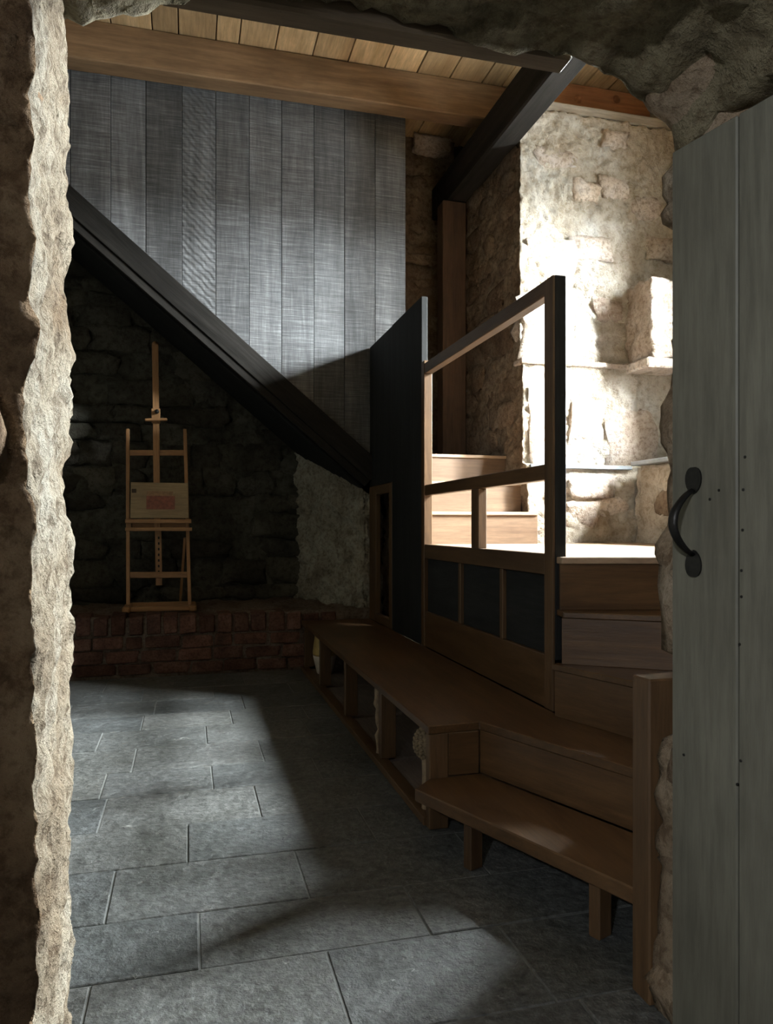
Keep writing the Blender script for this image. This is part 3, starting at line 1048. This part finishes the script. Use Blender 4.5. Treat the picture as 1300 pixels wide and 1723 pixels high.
# straight steps going back from the landing
ys = [4.45, 4.70, 4.95]
for i, y in enumerate(ys):
    z = Z5 + 0.205 * i
    riser('riser', (1.35, y), (2.195, y), z - 0.02, z + 0.183, M_ply('X') if i == 9 else wood('tread_oak', (0.105, 0.062, 0.036), (0.18, 0.115, 0.07), 'X', 0.45, 0.8, 0.12, 0.15), stairs)
    y2 = ys[i + 1] + 0.03 if i < 2 else 6.22
    box('tread', (1.35, y - 0.012, z + 0.183), (2.195, y2, z + 0.205), M_ply('X'), stairs)
ZT = Z5 + 0.205 * 3
for i in range(9):      # the flight that climbs to the left behind the planks
    xa = 1.34 - 0.225 * i
    z = ZT + 0.19 * i
    box('tread', (xa - 0.255, PY + 0.05, z + 0.168), (xa + 0.012, 6.21, z + 0.19), M_ply('Y'), stairs)
    box('riser', (xa - 0.02, PY + 0.05, z), (xa, 6.21, z + 0.168), M_oak('Y'), stairs)
# black front string, with the thinner cover strip along its lower edge
s0 = Vector((-1.45, 5.41, string_top(-1.45)))
s1 = Vector((1.40, 5.41, string_top(1.40)))
dn = Vector((-0.646, 0, -0.763))
bar('string', s0 + dn * 0.075, s1 + dn * 0.075, 0.15, 0.075, M_tar('Z'), stairs, 0.004)
bar('string_cover', s0 + dn * 0.178, s1 + dn * 0.178, 0.055, 0.05, M_tar('Z'), stairs, 0.004, (0, 1, 0))
# boarded underside of the flight
bar('soffit', s0 + dn * 0.21 + Vector((0, 0.44, 0)), s1 + dn * 0.21 + Vector((0, 0.44, 0)), 0.02, 0.76, M_black('Z'), stairs, 0.002)

# ================================================================== HEARTH AND NICHE
LZ = 0.425


def prof_hearth(P):
    top = P[:, 2] > 0.39
    P[top, 2] += 0.03 * np.clip((P[top, 1] - 5.75) / 0.5, 0, 1) + 0.02 * np.clip(P[top, 0], 0, 1.4) 
    return P


hearth = rough_box('wall_hearth', (-1.5, PY + 0.01, -0.02), (1.4, 6.3, LZ - 0.012), 0.03, M_mortar, 0.012, 0.16, 71, prof_hearth, fine=0.8, faces='yZxX')
brk = []
for k in range(4):
    bm = bmesh.new()
    bmesh.ops.create_cube(bm, size=1.0)
    bmesh.ops.bevel(bm, geom=list(bm.edges), offset=0.07, segments=1, affect='EDGES')
    for v in bm.verts:
        q = np.array([[v.co.x * 2 + k * 5, v.co.y * 2, v.co.z * 2]])
        v.co += 0.05 * Vector((float(vnoise(q, 1)[0]), float(vnoise(q, 2)[0]), float(vnoise(q, 3)[0])))
    me = bpy.data.meshes.new('brick')
    bm.to_mesh(me)
    bm.free()
    me.materials.append(M_brick)
    brk.append(me)
rnd = random.Random(11)


def brick(x0, x1, y0, y1, z0, z1):
    o = bpy.data.objects.new('brick', rnd.choice(brk))
    o.matrix_basis = (Matrix.Translation(((x0 + x1) / 2, (y0 + y1) / 2, (z0 + z1) / 2)) @ Matrix.Rotation(rnd.uniform(-0.03, 0.03), 4, 'Y')
                      @ Matrix.Rotation(rnd.uniform(-0.03, 0.03), 4, 'Z') @ Matrix.Diagonal((x1 - x0, y1 - y0, z1 - z0, 1)))
    put(o, hearth)


x = -1.2
while x < 0.95:
    w = rnd.uniform(0.095, 0.118)
    zt = LZ + rnd.uniform(-0.012, 0.012)
    brick(x, x + w, PY - 0.005 + rnd.uniform(-0.008, 0.006), PY + 0.20, 0.293, zt)
    x += w + 0.014
for r, (z0, z1) in enumerate(((0.198, 0.281), (0.104, 0.186), (0.018, 0.092))):
    x = -1.25 - rnd.uniform(0, 0.1) - 0.1 * (r % 2)
    while x < 0.95:
        w = rnd.uniform(0.20, 0.26) if rnd.random() > 0.22 else rnd.uniform(0.10, 0.13)
        brick(x, x + w, PY - 0.003 + rnd.uniform(-0.008, 0.006), PY + 0.09, z0 + rnd.uniform(-0.005, 0.005), z1 + rnd.uniform(-0.004, 0.006))
        x += w + 0.015


def prof_splay(P):
    t = np.clip((P[:, 1] - 5.47) / (6.27 - 5.47), 0, 1)
    face = 1.27 + (0.86 - 1.27) * t
    f = np.clip((P[:, 0] - 0.9) / (1.42 - 0.9), 0, 1)
    P[:, 0] = face + f * (1.42 - face)
    top = string_top(P[:, 0]) - 0.275
    g = np.clip((P[:, 2] - 0.38) / (1.7 - 0.38), 0, 1)
    P[:, 2] = 0.38 + g * (top - 0.38)
    return P


M_splay = rubble_mat('pale_grey_rubble', (0.20, 0.165, 0.12), (0.33, 0.30, 0.24), (0.42, 0.40, 0.34), 4.0, 1.0, 0.95)
splay = rough_box('wall_niche_side', (0.9, 5.47, 0.38), (1.42, 6.27, 1.7), 0.02, M_splay, 0.024, 0.2, 81, prof_splay, fine=0.9, faces='xyZ')
under = rough_box('wall_under_stair', (1.43, 4.98, 0.0), (2.15, 5.5, 1.30), 0.03, M_warm, 0.025, 0.2, 83, faces='xyZ')
wall_far.data.materials[0] = M_soot
rubble(wall_far, (-1.3, 6.25, 0), (1, 0, 0), 2.2, 0.45, 3.0, (0, -1, 0), M_sstone, 0.030, 0.12, 91, 0.10, 0.22, 0.2, 0.5, 0.35)
# the brown wall behind the upper stair
wall_up = rough_box('wall_stair_back', (1.30, 6.17, 1.3), (2.25, 6.26, 4.5), 0.026, M_warm, 0.025, 0.22, 93, fine=0.9, faces='yx')
rubble(wall_up, (1.32, 6.17, 0), (1, 0, 0), 0.9, 1.5, 4.1, (0, -1, 0), M_wstone, 0.012, 0.1, 95, 0.1, 0.18, 0.14, 0.3, 0.3)
p0, p1 = atY(693, 234, 6.15), atY(752, 260, 6.15)
stone(wall_up, ((p0.x + p1.x) / 2, 6.13, (p0.z + p1.z) / 2), (p1.x - p0.x, 0.16, 0.13), M_stone, 0.0, 0, 2)

# ================================================================== SIDE PARTITION ON THE BENCH
SXF = 1.31
board = empty('black_panel', (SXF + 0.02, 4.8, Z2), 'tall black stained panel standing on the bench between railing and plank partition', 'panel')
box('board', (SXF, 4.15, Z2), (SXF + 0.038, 4.797, 2.384), M_black('Z'), board, 0.003)
box('board', (SXF + 0.004, 4.80, 1.343), (SXF + 0.034, 5.44, 2.384), M_black('Z'), board, 0.003)
frame = empty('wooden_frame', (SXF, 5.1, Z2), 'reddish brown open wooden frame on the bench against the rough niche wall', 'frame')
box('stile', (SXF, 5.24, Z2), (SXF + 0.035, 5.44, 1.34), M_oak2('Z'), frame)
box('stile', (SXF, 4.805, Z2), (SXF + 0.035, 4.875, 1.34), M_oak2('Z'), frame)
box('head', (SXF, 4.875, 1.275), (SXF + 0.035, 5.24, 1.34), M_oak2('Y'), frame)
box('sill', (SXF, 4.875, Z2), (SXF + 0.035, 5.24, Z2 + 0.06), M_oak2('Y'), frame)

rail = empty('railing', (SXF + 0.02, 3.35, Z2), 'brown oak open railing with newel post and black lower panels beside the steps', 'railing')
box('newel_post', (SXF + 0.009, 2.53, Z3), (SXF + 0.055, 2.60, 1.985), M_black('Z'), rail)
box('newel_facing', (SXF, 2.531, Z2), (SXF + 0.009, 2.60, 1.983), M_oak2('Z'), rail, 0.001)
box('end_post', (SXF - 0.002, 4.095, Z2), (SXF + 0.048, 4.148, 2.0), M_oak('Z'), rail)
box('top_rail', (SXF + 0.002, 2.60, 1.925), (SXF + 0.05, 4.148, 1.985), M_oak2('Y'), rail)
box('middle_rail', (SXF + 0.003, 2.60, 1.225), (SXF + 0.05, 4.095, 1.285), M_oak('Y'), rail)
box('landing_rail', (SXF + 0.001, 2.60, 0.865), (SXF + 0.045, 4.095, 0.945), M_oak2('Y'), rail)
yb0, yb1 = SXF / ratio(803), SXF / ratio(791)
box('baluster', (SXF + 0.004, yb0, 0.945), (SXF + 0.047, yb1, 1.225), M_oak2('Z'), rail)
box('skirting', (SXF + 0.004, 2.60, Z2), (SXF + 0.04, 4.095, 0.56), M_oak('Y'), rail)
yd = [SXF / ratio(771), SXF / ratio(841)]
for y in yd:
    box('divider', (SXF + 0.004, y - 0.016, 0.56), (SXF + 0.04, y + 0.016, 0.865), M_oak2('Z'), rail)
ed = [2.60, yd[1] + 0.016, yd[1] - 0.016]
for a, b in ((2.60, yd[1] - 0.016), (yd[1] + 0.016, yd[0] - 0.016), (yd[0] + 0.016, 4.095)):
    box('panel', (SXF + 0.022, a, 0.56), (SXF + 0.034, b, 0.865), M_black('Y'), rail, 0.001)

# ================================================================== BENCHES
bench = empty('bench', (1.05, 3.9, 0), 'long low brown oak bench with open legs running to the brick hearth', 'bench')
bkA, bkB = (0.995, 2.479), (1.395, 1.455)
prism('seat', [(0.800, 5.435), (0.800, 2.455), (0.995, 2.47), (1.392, 1.455), (1.62, 1.455), (1.308, 2.44), (1.308, 5.435)], Z2 - 0.03, Z2, M_oak('Y'), bench)
for y in (5.39, 4.74, 3.955, 3.19):
    box('leg', (0.815, y - 0.02, 0.03), (0.885, y + 0.02, Z2 - 0.03), M_oak2('Z'), bench)
box('leg', (0.805, 2.46, 0.0), (0.875, 2.50, Z2 - 0.03), M_oak2('Z'), bench)
box('kerb', (0.795, 2.50, 0.0), (0.85, 5.43, 0.03), M_oak2('Y'), bench)
box('back_panel', (1.285, 2.5, 0.0), (1.305, 5.43, Z2 - 0.03), M_oak2('Y'), bench)
box('end_panel', (0.875, 2.462, Z1), (0.99, 2.482, Z2 - 0.03), M_oak('X'), bench)
for i, (y0, y1) in enumerate(((2.52, 3.17), (3.21, 3.93), (3.98, 4.72), (4.76, 5.37))):
    box('base_board', (0.852, y0, 0.0), (1.284, y1, 0.018), wood('dusty_base_board', (0.13, 0.095, 0.078), (0.20, 0.155, 0.13), 'Y', 0.8), bench)

step = empty('step_bench', (1.0, 2.0, 0), 'lower angled oak bench step on short legs in front of the long bench', 'bench')
F0 = (0.725, 2.373)
fd = (0.366, -0.9306)
fE = (F0[0] + fd[0] * 0.936, F0[1] + fd[1] * 0.936)
prism('seat', [F0, (0.80, 2.452), (0.992, 2.462), (1.366, 1.502), fE], Z1 - 0.042, Z1, M_oak('Y'), step, 0.004)
riser('back_board', (0.995, 2.47), (1.373, 1.503), Z1, Z2 - 0.03, M_oak('X'), step, 0.02)
for t in (0.245, 0.72):
    p = Vector((F0[0] + fd[0] * t, F0[1] + fd[1] * t, 0))
    n = Vector((0.9306, 0.366, 0))
    q = p + n * 0.035
    mtx = Matrix.Translation((q.x, q.y, (Z1 - 0.042) / 2)) @ Matrix.Rotation(math.atan2(fd[1], fd[0]), 4, 'Z')
    bevel_mesh(mesh_obj('leg', boxv(0.035, 0.05, Z1 - 0.042), BOXF, M_oak2('Z'), step, mtx=mtx), 0.003)
ep = box('bench_post', (0.972, DY1 + 0.012, 0.0), (1.34, 1.498, 0.714), M_oak2('Z'), None, 0.004)
setp(ep, 'thick brown wooden end post closing the bench steps beside the doorway stones', 'post')

# ================================================================== THINGS UNDER THE BENCH
M_yel = plain('mustard_glaze', (0.42, 0.29, 0.10), 0.4, 0, 18, 0.25)
M_cream = plain('cream_glaze', (0.56, 0.49, 0.42), 0.45, 0, 18, 0.15)
jug = empty('jug', (0.925, 5.18, 0.018), 'mustard and cream two-tone jug tucked under the far end of the bench', 'jug')
lathe('body', [(0.048, 0.0), (0.055, 0.01), (0.072, 0.08), (0.082, 0.13)], M_cream, jug, (0.925, 5.18, 0.018))
lathe('shoulder', [(0.082, 0.13), (0.084, 0.15), (0.072, 0.24), (0.070, 0.262), (0.074, 0.27), (0.066, 0.268)], M_yel, jug, (0.925, 5.18, 0.018))
sweep('handle', [Vector((0.925, 5.18, 0.018)) + Vector((0.0, 0.078 + 0.04 * math.sin(math.pi * k / 8), 0.12 + 0.11 * k / 8)) for k in range(9)], [0.008] * 9, M_yel, jug, 8)

M_straw = plain('pale_straw', (0.21, 0.15, 0.095), 0.8, 0, 40, 0.35, 0.6)
stick = empty('weathered_branch', (0.845, 3.27, 0.018), 'pale weathered branch leaning behind a bench leg under the seat', 'branch')
b0 = Vector((0.838, 3.262, 0.018))
sweep('stem', [b0 + Vector((-0.012 + 0.004 * math.sin(k * 1.9), 0.004 * math.cos(k * 2.3), 0.30 * k / 10)) for k in range(11)],
      [0.010 + 0.0035 * math.sin(k * 2.6) + 0.006 * (k > 6) for k in range(11)], M_straw, stick, 9)
sweep('knot', [b0 + Vector((-0.014, 0, 0.215)), b0 + Vector((-0.022, 0, 0.235)), b0 + Vector((-0.020, 0, 0.262))], [0.010, 0.013, 0.007], M_straw, stick, 8)

M_head = plain('dry_seed_head', (0.15, 0.11, 0.065), 0.8, 0, 60, 0.35, 0.6)
hb = Vector((0.835, 2.58, 0.018))
club = empty('knobbly_club', hb, 'knobbly round-headed dried stem standing under the bench corner', 'dried plant')
sweep('stem', [hb + Vector((0, 0, 0.2 * k / 6)) for k in range(7)], [0.020, 0.018, 0.017, 0.018, 0.017, 0.018, 0.020], M_straw, club, 12)
bm = bmesh.new()
bmesh.ops.create_uvsphere(bm, u_segments=20, v_segments=14, radius=1.0)
for v in bm.verts:
    v.co = Vector((v.co.x * 0.042, v.co.y * 0.042, v.co.z * 0.056))
for i in range(11):
    ph = math.pi * (i + 0.5) / 11
    n = max(3, int(15 * math.sin(ph)))
    for k in range(n):
        a = 2 * math.pi * (k + 0.5 * (i % 2)) / n
        pnt = Vector((0.042 * math.sin(ph) * math.cos(a), 0.042 * math.sin(ph) * math.sin(a), 0.056 * math.cos(ph)))
        bmesh.ops.create_icosphere(bm, subdivisions=1, radius=0.0078, matrix=Matrix.Translation(pnt))
me = bpy.data.meshes.new('head')
bm.to_mesh(me)
bm.free()
me.materials.append(M_head)
me.polygons.foreach_set('use_smooth', [True] * len(me.polygons))
ho = bpy.data.objects.new('head', me)
ho.location = hb + Vector((-0.004, 0, 0.248))
put(ho, club)
ho['kind'] = 'stuff'

# ================================================================== EASEL
EY = 5.72
easel = empty('easel', atY(268, 1026, EY), 'beech studio easel with a small boxed panel standing on the brick hearth', 'easel')


def ep_(px, py, dy=0.0):
    return atY(px, py, EY + dy)


E = M_easel('Z')
bz = LZ - 0.002
# base: two runners and cross bars
for px in (213, 324):
    p = ep_(px, 1026)
    box('foot', (p.x - 0.028, EY - 0.07, bz), (p.x + 0.028, EY + 0.26, bz + 0.045), M_easel('Y'), easel, 0.01)
a, b = ep_(208, 1024), ep_(330, 1024)
box('base_bar', (a.x + 0.05, EY - 0.035, bz + 0.008), (b.x - 0.04, EY - 0.005, bz + 0.042), M_easel('X'), easel)
box('base_bar', (a.x + 0.05, EY + 0.10, bz + 0.02), (b.x - 0.04, EY + 0.13, bz + 0.06), M_easel('X'), easel)


def lean(py):
    return 0.03 + 0.11 * (1020 - py) / 440


def eb(name, x0, y0, x1, y1, w, t, off=0.0):
    return bar(name, ep_(x0, y0, lean(y0) + off), ep_(x1, y1, lean(y1) + off), w, t, E, easel)


eb('leg', 215.5, 1018, 215, 722, 0.026, 0.03)
eb('leg', 319, 1018, 311, 722, 0.026, 0.03)
eb('cross_bar', 217, 967.5, 317, 967, 0.044, 0.022, 0.004)
eb('cross_bar', 216, 762, 312, 762, 0.042, 0.022, 0.004)
eb('mast', 267.5, 985, 266, 893, 0.046, 0.02, 0.02)
eb('mast', 264.5, 893, 261, 580, 0.046, 0.022, -0.012)
p = ep_(261, 580, lean(580) - 0.012)
lathe('mast_tip', [(0.023, -0.011), (0.023, 0.011)], E, easel, seg=20, mtx=Matrix.Translation(p) @ Matrix.Rotation(math.pi / 2, 4, 'X'))
eb('top_clamp', 262.5, 712, 262, 688, 0.062, 0.034, -0.03)
eb('clamp_lip', 244, 707, 281, 706, 0.018, 0.06, -0.05)
p = ep_(264, 693, lean(693) - 0.05)
lathe('clamp_knob', [(0.013, 0), (0.016, 0.006), (0.016, 0.02), (0.010, 0.026)], M_iron, easel, seg=14, mtx=Matrix.Translation(p) @ Matrix.Rotation(math.pi / 2, 4, 'X'))
eb('tray', 211, 877, 322, 877, 0.030, 0.05, -0.04)
eb('tray', 211, 890.5, 323, 890.5, 0.026, 0.07, -0.05)
eb('tray_side', 217, 893, 217, 873, 0.034, 0.03, -0.02)
eb('tray_side', 315, 893, 315, 873, 0.02, 0.03, -0.02)
eb('tray_back', 222, 884, 313, 884, 0.03, 0.012, 0.0)
# rear strut
bar('strut', ep_(311, 905, 0.09), ep_(303, 1014, 0.27), 0.02, 0.02, E, easel)
# ratchet slots in the lower mast
for k in range(7):
    p = ep_(267, 905 + k * 9.5, lean(905 + k * 9.5) + 0.004)
    box('slot', (p.x - 0.006, p.y - 0.003, p.z - 0.009), (p.x + 0.006, p.y + 0.002, p.z + 0.009), M_iron, easel, 0)

# the small panel resting on the easel
M_panel = wood('pale_ply_panel', (0.26, 0.185, 0.105), (0.38, 0.285, 0.17), 'X', 0.6, 0.9, 0.1, 0.02)
pa, pb = ep_(219, 811), ep_(317, 872)
pn = empty('painted_panel', ((pa.x + pb.x) / 2, EY + lean(840) - 0.055, pb.z), 'small pale wooden panel with a red brown painted rectangle resting on the easel', 'panel')
yA, yB = EY + lean(811) - 0.048, EY + lean(872) - 0.060
v = []
for dy in (0, 0.016):
    v += [(pa.x, yB + dy, pb.z), (pb.x, yB + dy, pb.z), (pb.x - 0.003, yA + dy, pa.z), (pa.x + 0.002, yA + dy, pa.z)]
bevel_mesh(mesh_obj('board', v, [(0, 1, 2, 3), (7, 6, 5, 4), (0, 4, 5, 1), (1, 5, 6, 2), (2, 6, 7, 3), (3, 7, 4, 0)], M_panel, pn), 0.002)


def onpanel(x0, y0, x1, y1, name, mat, off):
    q0, q1 = ep_(x0, y0), ep_(x1, y1)

    def yy(py):
        return yA + (yB - yA) * (py - 811) / 61.0
    vs = []
    for dy in (-0.0012 - off, -off + 0.0005):
        vs += [(q0.x, yy(y1) + dy, q1.z), (q1.x, yy(y1) + dy, q1.z), (q1.x, yy(y0) + dy, q0.z), (q0.x, yy(y0) + dy, q0.z)]
    mesh_obj(name, vs, [(0, 1, 2, 3), (7, 6, 5, 4), (0, 4, 5, 1), (1, 5, 6, 2), (2, 6, 7, 3), (3, 7, 4, 0)], mat, pn)


onpanel(246, 834, 294, 857, 'red_patch', plain('red_brown_paint', (0.20, 0.065, 0.042), 0.6, 0, 45, 0.4), 0.0)
onpanel(246, 826, 291, 834, 'tan_strip', plain('tan_paint', (0.26, 0.15, 0.08), 0.6, 0, 45, 0.35), 0.0)
onpanel(221, 822, 229, 829, 'dark_knot', plain('dark_knot', (0.05, 0.03, 0.018), 0.7), 0.0)
